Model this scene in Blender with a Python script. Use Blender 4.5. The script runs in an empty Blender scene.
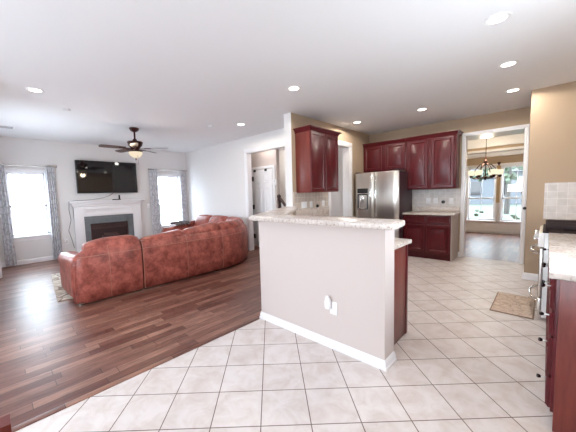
import bpy, bmesh, math, random
from mathutils import Vector, Matrix
random.seed(7)
PI = math.pi
SC = bpy.context.scene
COL = SC.collection

# ------------------------------------------------------------------ camera
cd = bpy.data.cameras.new('camera')
cam = bpy.data.objects.new('camera', cd); COL.objects.link(cam)
cd.sensor_width = 36.0
cd.lens = 278.5066 / 576 * 36
cd.shift_x = (288 - 273.254) / 576
cd.shift_y = (216.343 - 216) / 576
cd.clip_start = 0.02; cd.clip_end = 300
_r = Vector((0.7137605, 0.6997948, -0.028865)); _u = Vector((-0.0352547, 0.0770576, 0.9964031)); _b = Vector((0.699502, -0.7101756, 0.0796717))
cam.matrix_world = Matrix(((_r.x, _u.x, _b.x, 0), (_r.y, _u.y, _b.y, 0), (_r.z, _u.z, _b.z, 1.375), (0, 0, 0, 1)))
SC.camera = cam

# ------------------------------------------------------------------ world, lights, exposure
wd = bpy.data.worlds.new('sky'); SC.world = wd; wd.use_nodes = True
wd.node_tree.nodes['Background'].inputs[0].default_value = (0.76, 0.89, 1.0, 1)
wd.node_tree.nodes['Background'].inputs[1].default_value = 9.0
SC.view_settings.view_transform = 'Standard'; SC.view_settings.look = 'None'
SC.view_settings.exposure = 0.86; SC.view_settings.gamma = 1.0; SC.view_settings.use_curve_mapping = False
SC.cycles.use_denoising = True
SC.cycles.max_bounces = 12; SC.cycles.diffuse_bounces = 7; SC.cycles.glossy_bounces = 5; SC.cycles.transparent_max_bounces = 12
SC.cycles.sample_clamp_indirect = 6.0
SC.cycles.caustics_reflective = False; SC.cycles.caustics_refractive = False

def area(name, loc, direction, sx, sy, power, color=(1, 1, 1), portal=False, spread=PI):
    l = bpy.data.lights.new(name, 'AREA'); l.shape = 'RECTANGLE'; l.size = sx; l.size_y = sy; l.energy = power; l.color = color; l.spread = spread
    o = bpy.data.objects.new(name, l); COL.objects.link(o); o.location = loc
    o.rotation_euler = Vector(direction).to_track_quat('-Z', 'Y').to_euler()
    if portal: l.cycles.is_portal = True
    return o
DAY = (0.80, 0.905, 1.0)
# fill lamps added at unseen windows, tilted up in place of bounced daylight
area('nook_fill', (-2.0, -3.12, 1.5), (0, 1, 1.0), 3.0, 1.2, 118, DAY)
area('patio_fill', (-6.2, -0.05, 1.3), (0, 1, 0.3), 0.8, 1.35, 18, DAY)
area('kitchen_fill', (0.66, 2.2, 1.5), (-1, 0.0, 0.45), 0.9, 0.7, 18, DAY)  # added lamp at the unseen right wall window, lifts the kitchen ceiling
# the open windows of the living room and the dining room guide the sky light
area('portal_window', (-8.33, 0.61, 1.31), (1, 0, 0), 0.68, 1.42, 1, portal=True)
area('portal_window', (-8.33, 3.835, 1.275), (1, 0, 0), 0.71, 1.51, 1, portal=True)
area('portal_window', (-1.45, 10.76, 1.2), (0, -1, 0), 0.70, 1.65, 1, portal=True)
area('portal_window', (-0.63, 10.76, 1.2), (0, -1, 0), 0.70, 1.65, 1, portal=True)
area('portal_window', (-3.0, -3.42, 1.5), (0, 1, 0), 1.0, 1.2, 1, portal=True)
area('portal_window', (-1.0, -3.42, 1.5), (0, 1, 0), 1.0, 1.2, 1, portal=True)
area('portal_window', (-6.2, -0.29, 1.3), (0, 1, 0), 0.8, 1.4, 1, portal=True)

# ------------------------------------------------------------------ materials
def nt(name):
    m = bpy.data.materials.new(name); m.use_nodes = True
    return m, m.node_tree, m.node_tree.nodes['Principled BSDF']
def setp(b, col=None, rough=None, metal=None, coat=None, coatr=None, spec=None):
    if col is not None: b.inputs['Base Color'].default_value = (*col, 1)
    if rough is not None: b.inputs['Roughness'].default_value = rough
    if metal is not None: b.inputs['Metallic'].default_value = metal
    if coat is not None: b.inputs['Coat Weight'].default_value = coat
    if coatr is not None: b.inputs['Coat Roughness'].default_value = coatr
    if spec is not None: b.inputs['Specular IOR Level'].default_value = spec
def N(t, kind, **kw):
    n = t.nodes.new(kind)
    for k, v in kw.items():
        if k in n.inputs.keys(): n.inputs[k].default_value = v
        else: setattr(n, k, v)
    return n
def L(t, a, b): t.links.new(a, b)
def coords(t, scale=(1, 1, 1), rot=(0, 0, 0), loc=(0, 0, 0)):
    tc = N(t, 'ShaderNodeTexCoord'); mp = N(t, 'ShaderNodeMapping')
    mp.inputs['Scale'].default_value = scale; mp.inputs['Rotation'].default_value = rot; mp.inputs['Location'].default_value = loc
    L(t, tc.outputs['Object'], mp.inputs['Vector']); return mp.outputs[0]
def ramp(t, fac, stops):
    r = N(t, 'ShaderNodeValToRGB'); e = r.color_ramp.elements
    while len(e) > 1: e.remove(e[-1])
    e[0].position = stops[0][0]; e[0].color = (*stops[0][1], 1)
    for p, c in stops[1:]:
        x = e.new(p); x.color = (*c, 1)
    L(t, fac, r.inputs[0]); return r.outputs[0]
def mixc(t, fac, a, b, mode='MIX'):
    m = N(t, 'ShaderNodeMix', data_type='RGBA', blend_type=mode)
    for i, v in ((0, fac), (6, a), (7, b)):
        if isinstance(v, (int, float)): m.inputs[i].default_value = v
        elif isinstance(v, tuple): m.inputs[i].default_value = (*v, 1)
        else: L(t, v, m.inputs[i])
    return m.outputs[2]
def bump(t, b, h, strength=0.2, dist=0.01):
    n = N(t, 'ShaderNodeBump', Strength=strength, Distance=dist); L(t, h, n.inputs['Height']); L(t, n.outputs[0], b.inputs['Normal'])

def plain(name, col, rough=0.5, **kw):
    m, t, b = nt(name); setp(b, col, rough, **kw); return m
def paint(name, col, rough=0.75):
    m, t, b = nt(name); setp(b, col, rough, spec=0.3)
    n = N(t, 'ShaderNodeTexNoise', Scale=180.0, Detail=2.0); L(t, coords(t), n.inputs['Vector']); bump(t, b, n.outputs[0], 0.06, 0.002)
    return m
def emit(name, col, s):
    m = bpy.data.materials.new(name); m.use_nodes = True; t = m.node_tree; t.nodes.clear()
    o = N(t, 'ShaderNodeOutputMaterial'); e = N(t, 'ShaderNodeEmission'); e.inputs[0].default_value = (*col, 1); e.inputs[1].default_value = s
    L(t, e.outputs[0], o.inputs[0]); return m

M = {}
M['ceiling'] = paint('ceiling_paint', (0.83, 0.84, 0.86), 0.85)
M['living'] = paint('greige_paint', (0.75, 0.735, 0.73))
M['tan'] = paint('tan_paint', (0.46, 0.35, 0.25))
M['bar'] = paint('beige_paint', (0.60, 0.525, 0.50))
M['trim'] = plain('white_trim', (0.83, 0.82, 0.84), 0.35)
M['white'] = plain('white_plastic', (0.85, 0.85, 0.86), 0.3)
M['black'] = plain('black_plastic', (0.012, 0.011, 0.012), 0.35)
M['iron'] = plain('cast_iron', (0.016, 0.007, 0.008), 0.65, spec=0.25)
M['bronze'] = plain('oil_rubbed_bronze', (0.055, 0.018, 0.014), 0.35, metal=0.6)
M['chrome'] = plain('chrome', (0.80, 0.79, 0.78), 0.12, metal=1.0)
M['dark_knob'] = plain('dark_nickel', (0.10, 0.09, 0.09), 0.22, metal=1.0)
M['nickel'] = plain('nickel', (0.62, 0.57, 0.52), 0.25, metal=1.0)
M['enamel'] = plain('white_enamel', (0.80, 0.80, 0.80), 0.2)
M['pale_side'] = plain('pale_end_panel', (0.50, 0.43, 0.41), 0.5)
M['gasket'] = plain('fridge_side_paint', (0.045, 0.022, 0.030), 0.45)

def wood_cab(name, c1, c2):
    m, t, b = nt(name)
    n = N(t, 'ShaderNodeTexNoise', Scale=6.0, Detail=5.0, Roughness=0.65); L(t, coords(t, (6, 6, 0.8)), n.inputs['Vector'])
    c = ramp(t, n.outputs[0], [(0.3, c1), (0.7, c2)])
    L(t, c, b.inputs['Base Color']); setp(b, rough=0.31, spec=0.36); return m
M['cherry'] = wood_cab('cherry_stain', (0.062, 0.0055, 0.0085), (0.120, 0.011, 0.016))
M['cherry_side'] = wood_cab('cherry_veneer', (0.135, 0.026, 0.020), (0.20, 0.046, 0.035))
M['mahogany'] = wood_cab('chair_wood', (0.10, 0.016, 0.016), (0.16, 0.03, 0.025))

M['dark_wood'] = wood_cab('dark_rail_wood', (0.030, 0.012, 0.010), (0.055, 0.022, 0.018))
def granite():
    m, t, b = nt('granite'); v = coords(t)
    n1 = N(t, 'ShaderNodeTexNoise', Scale=9.0, Detail=6.0, Roughness=0.7, Distortion=0.8); L(t, v, n1.inputs['Vector'])
    n2 = N(t, 'ShaderNodeTexNoise', Scale=55.0, Detail=3.0, Roughness=0.6); L(t, v, n2.inputs['Vector'])
    vo = N(t, 'ShaderNodeTexVoronoi', Scale=85.0); L(t, v, vo.inputs['Vector'])
    a = ramp(t, n1.outputs[0], [(0.28, (0.42, 0.34, 0.30)), (0.43, (0.60, 0.535, 0.495)), (0.62, (0.70, 0.65, 0.615))])
    s = ramp(t, n2.outputs[0], [(0.34, (0.42, 0.33, 0.29)), (0.44, (0.86, 0.83, 0.81)), (0.7, (1, 1, 1))])
    d = ramp(t, vo.outputs['Distance'], [(0.0, (0.55, 0.48, 0.45)), (0.25, (1, 1, 1))])
    c = mixc(t, 0.75, a, s, 'MULTIPLY'); c = mixc(t, 0.5, c, d, 'MULTIPLY')
    L(t, c, b.inputs['Base Color']); setp(b, rough=0.24, spec=0.35); return m
M['granite'] = granite()

def tile_floor():
    m, t, b = nt('ceramic_floor_tile')
    tc = N(t, 'ShaderNodeTexCoord'); S = 0.30078; q = math.sqrt(0.5) / S
    x0, y0 = -1.16855, 1.02982
    def dot(ax, ay):
        d = N(t, 'ShaderNodeVectorMath', operation='DOT_PRODUCT'); d.inputs[1].default_value = (ax, ay, 0); L(t, tc.outputs['Object'], d.inputs[0])
        a = N(t, 'ShaderNodeMath', operation='ADD'); a.inputs[1].default_value = 100 - (ax * x0 + ay * y0); L(t, d.outputs['Value'], a.inputs[0]); return a.outputs[0]
    cx = N(t, 'ShaderNodeCombineXYZ'); L(t, dot(q, q), cx.inputs[0]); L(t, dot(-q, q), cx.inputs[1])
    br = N(t, 'ShaderNodeTexBrick', offset=0.0, squash=1.0)
    for k, v in (('Scale', 1.0), ('Mortar Size', 0.0115), ('Mortar Smooth', 0.15), ('Bias', 0.0), ('Brick Width', 1.0), ('Row Height', 1.0)): br.inputs[k].default_value = v
    br.inputs['Color1'].default_value = (0.68, 0.62, 0.60, 1); br.inputs['Color2'].default_value = (0.72, 0.665, 0.645, 1); br.inputs['Mortar'].default_value = (0.17, 0.12, 0.095, 1)
    L(t, cx.outputs[0], br.inputs['Vector'])
    n = N(t, 'ShaderNodeTexNoise', Scale=7.0, Detail=6.0, Roughness=0.65, Distortion=0.6); L(t, tc.outputs['Object'], n.inputs['Vector'])
    mt = ramp(t, n.outputs[0], [(0.33, (0.82, 0.76, 0.72)), (0.6, (1, 1, 1))])
    c = mixc(t, 0.85, br.outputs['Color'], mt, 'MULTIPLY')
    L(t, c, b.inputs['Base Color']); setp(b, rough=0.42, spec=0.35)
    inv = N(t, 'ShaderNodeMath', operation='SUBTRACT'); inv.inputs[0].default_value = 1.0; L(t, br.outputs['Fac'], inv.inputs[1])
    bump(t, b, inv.outputs[0], 0.35, 0.003)
    return m
M['tile'] = tile_floor()

def plank_floor():
    m, t, b = nt('dark_plank_floor')
    v = coords(t, (1, 1, 1), (0, 0, PI / 2), (40, 40, 0))
    br = N(t, 'ShaderNodeTexBrick', offset=0.37, offset_frequency=2, squash=0.7, squash_frequency=3)
    for k, x in (('Scale', 1.0), ('Mortar Size', 0.0022), ('Mortar Smooth', 0.3), ('Bias', 0.0), ('Brick Width', 0.75), ('Row Height', 0.09)): br.inputs[k].default_value = x
    br.inputs['Color1'].default_value = (0.120, 0.038, 0.027, 1); br.inputs['Color2'].default_value = (0.31, 0.165, 0.118, 1); br.inputs['Mortar'].default_value = (0.02, 0.008, 0.007, 1)
    L(t, v, br.inputs['Vector'])
    n = N(t, 'ShaderNodeTexNoise', Scale=5.0, Detail=6.0, Roughness=0.7, Distortion=0.4); L(t, coords(t, (5, 0.7, 1)), n.inputs['Vector'])
    g = ramp(t, n.outputs[0], [(0.3, (0.45, 0.38, 0.36)), (0.7, (1.3, 1.25, 1.25))])
    c = mixc(t, 0.9, br.outputs['Color'], g, 'MULTIPLY')
    L(t, c, b.inputs['Base Color']); setp(b, rough=0.36, spec=0.5, coat=0.12, coatr=0.30)
    n2 = N(t, 'ShaderNodeTexNoise', Scale=14.0, Detail=2.0); L(t, coords(t, (3, 0.5, 1)), n2.inputs['Vector'])
    inv = N(t, 'ShaderNodeMath', operation='MULTIPLY_ADD'); L(t, br.outputs['Fac'], inv.inputs[0]); inv.inputs[1].default_value = -0.6; L(t, n2.outputs[0], inv.inputs[2])
    bump(t, b, inv.outputs[0], 0.16, 0.006)
    return m
M['planks'] = plank_floor()

def wall_tile(name, col, size, plane, mort=(0.80, 0.77, 0.74)):
    m, t, b = nt(name)
    tc = N(t, 'ShaderNodeTexCoord'); sp = N(t, 'ShaderNodeSeparateXYZ'); L(t, tc.outputs['Object'], sp.inputs[0])
    cx = N(t, 'ShaderNodeCombineXYZ'); L(t, sp.outputs[0 if plane == 'x' else 1], cx.inputs[0]); L(t, sp.outputs[2], cx.inputs[1])
    br = N(t, 'ShaderNodeTexBrick', offset=0.0)
    for k, x in (('Scale', 1.0), ('Mortar Size', 0.0025), ('Mortar Smooth', 0.2), ('Bias', 0.0), ('Brick Width', size), ('Row Height', size)): br.inputs[k].default_value = x
    br.inputs['Color1'].default_value = (*col, 1); br.inputs['Color2'].default_value = (*[c * 0.9 for c in col], 1); br.inputs['Mortar'].default_value = (*mort, 1)
    L(t, cx.outputs[0], br.inputs['Vector'])
    n = N(t, 'ShaderNodeTexNoise', Scale=14.0, Detail=5.0); L(t, tc.outputs['Object'], n.inputs['Vector'])
    c = mixc(t, 0.6, br.outputs['Color'], ramp(t, n.outputs[0], [(0.35, (0.85, 0.84, 0.83)), (0.65, (1.05, 1.05, 1.05))]), 'MULTIPLY')
    L(t, c, b.inputs['Base Color']); setp(b, rough=0.35); bump(t, b, br.outputs['Fac'], 0.3, 0.003)
    return m
M['bs_x'] = wall_tile('tumbled_wall_tile', (0.68, 0.64, 0.62), 0.10, 'x')
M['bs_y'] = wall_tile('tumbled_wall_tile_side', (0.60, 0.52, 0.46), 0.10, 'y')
M['slate'] = wall_tile('grey_hearth_tile', (0.17, 0.19, 0.205), 0.30, 'y', (0.24, 0.26, 0.275))

def leather(name, c1, c2, rough=0.36):
    m, t, b = nt(name); v = coords(t)
    n = N(t, 'ShaderNodeTexNoise', Scale=7.0, Detail=8.0, Roughness=0.72, Distortion=0.25); L(t, v, n.inputs['Vector'])
    L(t, ramp(t, n.outputs[0], [(0.32, c1), (0.52, tuple((a + d) / 2 for a, d in zip(c1, c2))), (0.68, c2)]), b.inputs['Base Color'])
    w = N(t, 'ShaderNodeTexNoise', Scale=9.0, Detail=4.0, Roughness=0.6, Distortion=1.5); L(t, v, w.inputs['Vector'])
    setp(b, rough=rough, spec=0.38); bump(t, b, w.outputs[0], 0.25, 0.02); return m
M['leather'] = leather('brown_leather', (0.13, 0.024, 0.018), (0.52, 0.150, 0.112))
M['piping'] = plain('leather_piping', (0.40, 0.17, 0.12), 0.45)

def steel():
    m, t, b = nt('brushed_steel')
    n = N(t, 'ShaderNodeTexNoise', Scale=4.0, Detail=3.0); L(t, coords(t, (90, 90, 0.6)), n.inputs['Vector'])
    L(t, ramp(t, n.outputs[0], [(0.3, (0.60, 0.56, 0.52)), (0.7, (0.74, 0.71, 0.67))]), b.inputs['Base Color'])
    setp(b, rough=0.30, metal=1.0); return m
M['steel'] = steel()

def glass():
    m = bpy.data.materials.new('window_glass'); m.use_nodes = True; t = m.node_tree; t.nodes.clear()
    o = N(t, 'ShaderNodeOutputMaterial'); tr = N(t, 'ShaderNodeBsdfTransparent'); gl = N(t, 'ShaderNodeBsdfGlossy', Roughness=0.02); mx = N(t, 'ShaderNodeMixShader')
    mx.inputs[0].default_value = 0.06; L(t, tr.outputs[0], mx.inputs[1]); L(t, gl.outputs[0], mx.inputs[2]); L(t, mx.outputs[0], o.inputs[0]); return m
M['glass'] = glass()
M['screen'] = plain('tv_screen', (0.010, 0.008, 0.009), 0.05)
M['firebox'] = plain('firebox_metal', (0.030, 0.012, 0.014), 0.45)
M['louvre'] = plain('firebox_louvre', (0.065, 0.030, 0.030), 0.4)

def curtain_mat():
    m, t, b = nt('patterned_curtain')
    w = N(t, 'ShaderNodeTexVoronoi', Scale=7.0, feature='DISTANCE_TO_EDGE'); L(t, coords(t, (1.6, 1.6, 1.0)), w.inputs['Vector'])
    L(t, ramp(t, w.outputs['Distance'], [(0.03, (0.50, 0.50, 0.54)), (0.12, (0.70, 0.70, 0.74))]), b.inputs['Base Color']); setp(b, rough=0.9)
    return m
M['curtain'] = curtain_mat()
M['drape'] = plain('pale_drape', (0.72, 0.70, 0.74), 0.9)
def rug_mat(name, base, dark, scale, edge):
    m, t, b = nt(name)
    w = N(t, 'ShaderNodeTexVoronoi', Scale=scale, feature='DISTANCE_TO_EDGE'); L(t, coords(t), w.inputs['Vector'])
    n = N(t, 'ShaderNodeTexNoise', Scale=scale * 2.2, Detail=4.0, Distortion=1.0); L(t, coords(t), n.inputs['Vector'])
    c = ramp(t, w.outputs['Distance'], [(edge, dark), (edge * 2.2, base)])
    c = mixc(t, 0.7, c, ramp(t, n.outputs[0], [(0.35, (0.62, 0.55, 0.48)), (0.6, (1, 1, 1))]), 'MULTIPLY')
    L(t, c, b.inputs['Base Color']); setp(b, rough=0.95); return m
M['rug'] = rug_mat('cream_rug', (0.66, 0.60, 0.53), (0.30, 0.24, 0.20), 5.0, 0.03)
M['mat'] = rug_mat('beige_mat', (0.70, 0.56, 0.46), (0.58, 0.45, 0.36), 9.0, 0.03)
M['mat_edge'] = plain('mat_binding', (0.30, 0.20, 0.15), 0.95)
M['blade'] = wood_cab('fan_blade_wood', (0.07, 0.045, 0.042), (0.11, 0.07, 0.062))
M['lens'] = emit('downlight_lens', (1.0, 0.93, 0.80), 6.0)
M['bowl'] = emit('fan_bowl_glow', (1.0, 0.84, 0.62), 0.52)
M['shade'] = emit('chandelier_glow', (1.0, 0.88, 0.64), 0.62)
M['throw'] = rug_mat('dark_throw', (0.10, 0.085, 0.09), (0.30, 0.28, 0.29), 16.0, 0.04)
M['paving'] = plain('pale_paving', (0.34, 0.35, 0.36), 0.95)
M['grass'] = plain('lawn', (0.050, 0.066, 0.046), 0.95)
M['leaf'] = plain('foliage', (0.06, 0.085, 0.055), 0.9)
M['bark'] = plain('bark', (0.05, 0.045, 0.04), 0.9)
M['siding'] = plain('house_siding', (0.080, 0.088, 0.10), 0.8)
M['shingle'] = plain('roof_shingle', (0.05, 0.052, 0.06), 0.9)
M['tanpanel'] = plain('tan_curtain', (0.50, 0.36, 0.22), 0.9)

# ------------------------------------------------------------------ mesh builder
class MB:
    def __init__(self): self.v = []; self.f = []
    def add(self, vs, fs):
        k = len(self.v); self.v += [Vector(p) for p in vs]; self.f += [tuple(i + k for i in f) for f in fs]; return self
    def bm(self, b):
        b.verts.index_update(); return self.add([v.co.copy() for v in b.verts], [[v.index for v in f.verts] for f in b.faces])
    def box(self, lo, hi, bev=0.0, seg=2):
        lo = Vector(lo); hi = Vector(hi)
        b = bmesh.new(); bmesh.ops.create_cube(b, size=1.0)
        for v in b.verts: v.co = Vector((lo[i] + (v.co[i] + 0.5) * (hi[i] - lo[i]) for i in range(3)))
        if bev > 0: bmesh.ops.bevel(b, geom=list(b.edges), offset=bev, segments=seg, profile=0.5, affect='EDGES')
        self.bm(b); b.free(); return self
    def prism(self, poly, z0, z1, bev=0.0, seg=2):
        b = bmesh.new(); bot = [b.verts.new((x, y, z0)) for x, y in poly]; top = [b.verts.new((x, y, z1)) for x, y in poly]; n = len(poly)
        b.faces.new(bot[::-1]); b.faces.new(top)
        for i in range(n): b.faces.new((bot[i], bot[(i + 1) % n], top[(i + 1) % n], top[i]))
        bmesh.ops.recalc_face_normals(b, faces=list(b.faces))
        if bev > 0:
            es = [e for e in b.edges if abs(e.verts[0].co.z - e.verts[1].co.z) < 1e-6]
            bmesh.ops.bevel(b, geom=es, offset=bev, segments=seg, profile=0.5, affect='EDGES')
        self.bm(b); b.free(); return self
    def loft(self, rings, caps=True, close=True):
        n = len(rings[0]); vs = [p for r in rings for p in r]; fs = []
        for i in range(len(rings) - 1):
            for j in range(n if close else n - 1):
                a = i * n + j; c = i * n + (j + 1) % n; fs.append((a, c, c + n, a + n))
        if caps: fs.append(tuple(range(n))[::-1]); fs.append(tuple((len(rings) - 1) * n + i for i in range(n)))
        return self.add(vs, fs)
    def tube(self, pts, r, n=8):
        pts = [Vector(p) for p in pts]; rr = r if isinstance(r, (list, tuple)) else [r] * len(pts); rings = []; ref = None
        for i, p in enumerate(pts):
            t = (pts[min(i + 1, len(pts) - 1)] - pts[max(i - 1, 0)]).normalized()
            if ref is None: ref = t.orthogonal().normalized()
            ref = (ref - t * ref.dot(t)).normalized(); s = t.cross(ref)
            rings.append([p + (ref * math.cos(2 * PI * k / n) + s * math.sin(2 * PI * k / n)) * rr[i] for k in range(n)])
        return self.loft(rings)
    def lathe(self, c, prof, n=24, axis='z'):
        c = Vector(c); rings = []
        for r, h in prof:
            r = max(r, 1e-4); ring = []
            for k in range(n):
                a = 2 * PI * k / n; x, y = r * math.cos(a), r * math.sin(a)
                ring.append(c + (Vector((x, y, h)) if axis == 'z' else Vector((h, x, y)) if axis == 'x' else Vector((x, h, y))))
            rings.append(ring)
        return self.loft(rings)
    def pillow(self, c, size, e=0.4, e2=None, nu=24, nv=14, mat=None):
        c = Vector(c); e2 = e2 or e; f = lambda w, k: math.copysign(abs(w) ** k, w); rings = []
        for i in range(1, nv):
            v = -PI / 2 + PI * i / nv; ring = []
            for k in range(nu):
                u = 2 * PI * k / nu
                p = Vector((size[0] / 2 * f(math.cos(v), e2) * f(math.cos(u), e), size[1] / 2 * f(math.cos(v), e2) * f(math.sin(u), e), size[2] / 2 * f(math.sin(v), e2)))
                ring.append(c + (mat @ p if mat else p))
            rings.append(ring)
        return self.loft(rings)
    def panel(self, O, U, W, w, h, steps):
        """nested rectangles on the plane O + u U + v W; steps = (inset, height along U x W)"""
        O = Vector(O); U = Vector(U); W = Vector(W); Nn = U.cross(W); rings = []
        for d, z in steps:
            rings.append([O + U * a + W * b_ + Nn * z for a, b_ in ((d, d), (w - d, d), (w - d, h - d), (d, h - d))])
        return self.loft(rings)
    def build(self, name, mat, parent=None, sharp=38, local=False):
        me = bpy.data.meshes.new(name); off = Vector((0, 0, 0))
        if parent is not None and not local:
            q = parent
            while q is not None: off += q.location; q = q.parent
        me.from_pydata([v - off for v in self.v], [], self.f)
        b = bmesh.new(); b.from_mesh(me); bmesh.ops.recalc_face_normals(b, faces=list(b.faces)); b.to_mesh(me); b.free()
        me.polygons.foreach_set('use_smooth', [True] * len(me.polygons)); me.set_sharp_from_angle(angle=math.radians(sharp))
        me.materials.append(M[mat] if isinstance(mat, str) else mat)
        o = bpy.data.objects.new(name, me); COL.objects.link(o)
        if parent is not None: o.parent = parent
        return o

def tag(o, label=None, cat=None, group=None, kind=None):
    if label: o['label'] = label
    if cat: o['category'] = cat
    if group: o['group'] = group
    if kind: o['kind'] = kind
    return o
def thing(name, loc, label, cat, group=None, rz=0.0):
    o = bpy.data.objects.new(name, None); COL.objects.link(o); o.location = loc; o.rotation_euler = (0, 0, rz); o.empty_display_size = 0.1
    return tag(o, label, cat, group)
def lamp_at(name, loc, parent, power, color, radius, kind='POINT'):
    l = bpy.data.lights.new(name, kind); l.energy = power; l.color = color
    if kind == 'POINT': l.shadow_soft_size = radius
    elif kind == 'SPOT': l.shadow_soft_size = radius; l.spot_size = math.radians(172); l.spot_blend = 0.12
    else: l.shape = 'DISK'; l.size = radius * 2
    o = bpy.data.objects.new(name, l); COL.objects.link(o); o.parent = parent; o.location = Vector(loc) - parent.location; return o
def struct(name, mb, mat, **kw):
    o = mb.build(name, mat, **kw); o['kind'] = 'structure'; return o
def copy_tree(o, parent=None):
    c = o.copy(); COL.objects.link(c)
    if parent is not None: c.parent = parent
    for ch in list(o.children): copy_tree(ch, c)
    return c
def two_mats(o, mat2, test):
    o.data.materials.append(M[mat2])
    for p in o.data.polygons:
        if test(p): p.material_index = 1
def frame_wall(mb, axis, c0, c1, u0, u1, z0, z1, holes):
    """wall slab between c0 and c1 across its thickness, from u0 to u1 along it, with rectangular openings (u0, u1, z0, z1)"""
    def bx(a, b, za, zb):
        if b - a < 1e-4 or zb - za < 1e-4: return
        if axis == 'y': mb.box((c0, a, za), (c1, b, zb))
        else: mb.box((a, c0, za), (b, c1, zb))
    cur = u0
    for a, b, za, zb in sorted(holes):
        bx(cur, a, z0, z1); bx(a, b, z0, za); bx(a, b, zb, z1); cur = b
    bx(cur, u1, z0, z1); return mb
def casing(mb, axis, face, sgn, a, b, top, w=0.07, t=0.018, bottom=0.0, sill=False):
    """door or window casing on the wall face, standing out by t in direction sgn"""
    f0, f1 = sorted((face, face + sgn * t))
    def bx(u0, u1, z0, z1):
        if axis == 'x': mb.box((u0, f0, z0), (u1, f1, z1), 0.005)
        else: mb.box((f0, u0, z0), (f1, u1, z1), 0.005)
    bx(a - w, a, bottom, top); bx(b, b + w, bottom, top); bx(a - w, b + w, top, top + w)
    if sill: bx(a - w, b + w, bottom - w, bottom)
    return mb
def baseboard(mb, pts, h=0.10, t=0.016):
    """profiled board along a polyline; the room lies to the left of the walking direction"""
    prof = [(0, 0), (t + 0.008, 0), (t + 0.008, 0.015), (t, 0.02), (t, h - 0.025), (t * 0.5, h - 0.006), (0, h)]
    P = [Vector((x, y)) for x, y in pts]; rings = []
    for i, p in enumerate(P):
        d0 = (P[i] - P[i - 1]).normalized() if i > 0 else None; d1 = (P[i + 1] - P[i]).normalized() if i < len(P) - 1 else None
        nn = [Vector((-d.y, d.x)) for d in (d0, d1) if d is not None]
        m = nn[0] if len(nn) == 1 else (nn[0] + nn[1]) / (1 + nn[0].dot(nn[1]))
        rings.append([Vector((p.x + m.x * o_, p.y + m.y * o_, z)) for o_, z in prof])
    return mb.loft(rings)

# ------------------------------------------------------------------ setting
CZ = 2.74
struct('ceiling', MB().box((-8.4, -3.5, CZ), (1.4, 6.68, CZ + 0.12)), 'ceiling')
b = MB()
b.prism([(-8.4, -0.3), (-2.25, -0.3), (-2.25, 2.06), (-3.2, 3.68), (-3.2, 6.75), (-8.4, 6.75)], -0.06, 0.0)
b.box((-4.45, -3.5, -0.06), (-2.25, -0.3, 0.0))
struct('floor', b, 'planks')
b = MB(); b.prism([(-2.25, -3.5), (1.4, -3.5), (1.4, 6.66), (-3.2, 6.66), (-3.2, 3.68), (-2.25, 2.06)], -0.06, 0.0)
struct('floor', b, 'tile')
struct('floor', MB().box((-4.2, 6.66, -0.06), (1.4, 10.8, 0.0)), 'planks')
struct('trim_1', MB().box((-2.275, -3.5, 0.0), (-2.225, 2.0, 0.007), 0.003), 'planks')

W_L = (0.27, 0.95, 0.60, 2.02); W_R = (3.48, 4.19, 0.52, 2.03)
b = frame_wall(MB(), 'y', -8.32, -8.15, -0.3, 4.6, 0, CZ, [W_L, W_R]); struct('wall_left', b, 'living')
b = frame_wall(MB(), 'x', 4.42, 4.54, -8.32, -3.16, 0, CZ, [(-5.19, -3.75, 0, 2.38)]); struct('wall_middle', b, 'living')
b = frame_wall(MB(), 'y', -3.30, -3.14, 3.68, 6.72, 0, CZ, [(4.86, 5.64, 0, 2.36)]); o = struct('wall_kitchen', b, 'living')
two_mats(o, 'tan', lambda p: p.normal.x > 0.5 and p.center.x > -3.2)
b = frame_wall(MB(), 'x', 6.60, 6.72, -3.3, 1.3, 0, CZ, [(-1.185, -0.30, 0, 2.405)]); struct('wall_back', b, 'tan')
struct('wall_range', MB().box((-0.21, 5.52, 0), (0.80, 6.60, CZ)), 'tan')
struct('wall_right', frame_wall(MB(), 'y', 0.68, 0.80, -3.4, 5.52, 0, CZ, [(1.7, 2.7, 1.15, 1.85)]), 'tan')
b = frame_wall(MB(), 'x', -3.40, -3.2, -4.45, 0.8, 0, CZ, [(-3.5, -2.5, 0.9, 2.1), (-1.5, -0.5, 0.9, 2.1)]); struct('wall_nook', b, 'living')
struct('wall_nook', MB().box((-4.45, -3.4, 0), (-4.302, -0.27, CZ)), 'living')
b = frame_wall(MB(), 'x', -0.27, -0.12, -8.32, -4.3, 0, CZ, [(-6.6, -5.8, 0.6, 2.0)]); struct('wall_patio', b, 'living')
# hallway beyond the opening
struct('wall_hall', MB().box((-7.4, 4.92, 0), (-4.69, 5.02, CZ)), 'bar')
struct('wall_hall', MB().box((-7.5, 6.60, 0), (-3.3, 6.72, CZ)), 'living')
struct('wall_hall', MB().box((-7.5, 4.54, 0), (-7.4, 6.7, CZ)), 'living')
# dining room
b = frame_wall(MB(), 'x', 10.60, 10.75, -4.2, 1.3, 0, 3.0, [(-1.80, -1.10, 0.37, 2.02), (-0.98, -0.28, 0.37, 2.02)]); struct('wall_dining', b, 'tan')
struct('wall_dining', MB().box((-4.2, 6.72, 0), (-4.1, 10.6, 3.0)), 'tan')
struct('wall_dining', MB().box((1.2, 6.72, 0), (1.3, 10.6, 3.0)), 'tan')
struct('ceiling', MB().box((-4.2, 6.6, 2.80), (1.3, 10.75, 2.95)), 'ceiling')
b = MB()
b.box((-4.1, 10.05, 2.40), (1.2, 10.6, 2.46)); b.box((-4.1, 6.72, 2.40), (1.2, 7.3, 2.46)); b.box((-4.1, 7.3, 2.40), (-3.5, 10.05, 2.46)); b.box((0.6, 7.3, 2.40), (1.2, 10.05, 2.46))
b.prism([(-4.1, 10.60), (-4.1, 10.44), (1.2, 10.44), (1.2, 10.60)], 2.29, 2.40, 0.02)
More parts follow.
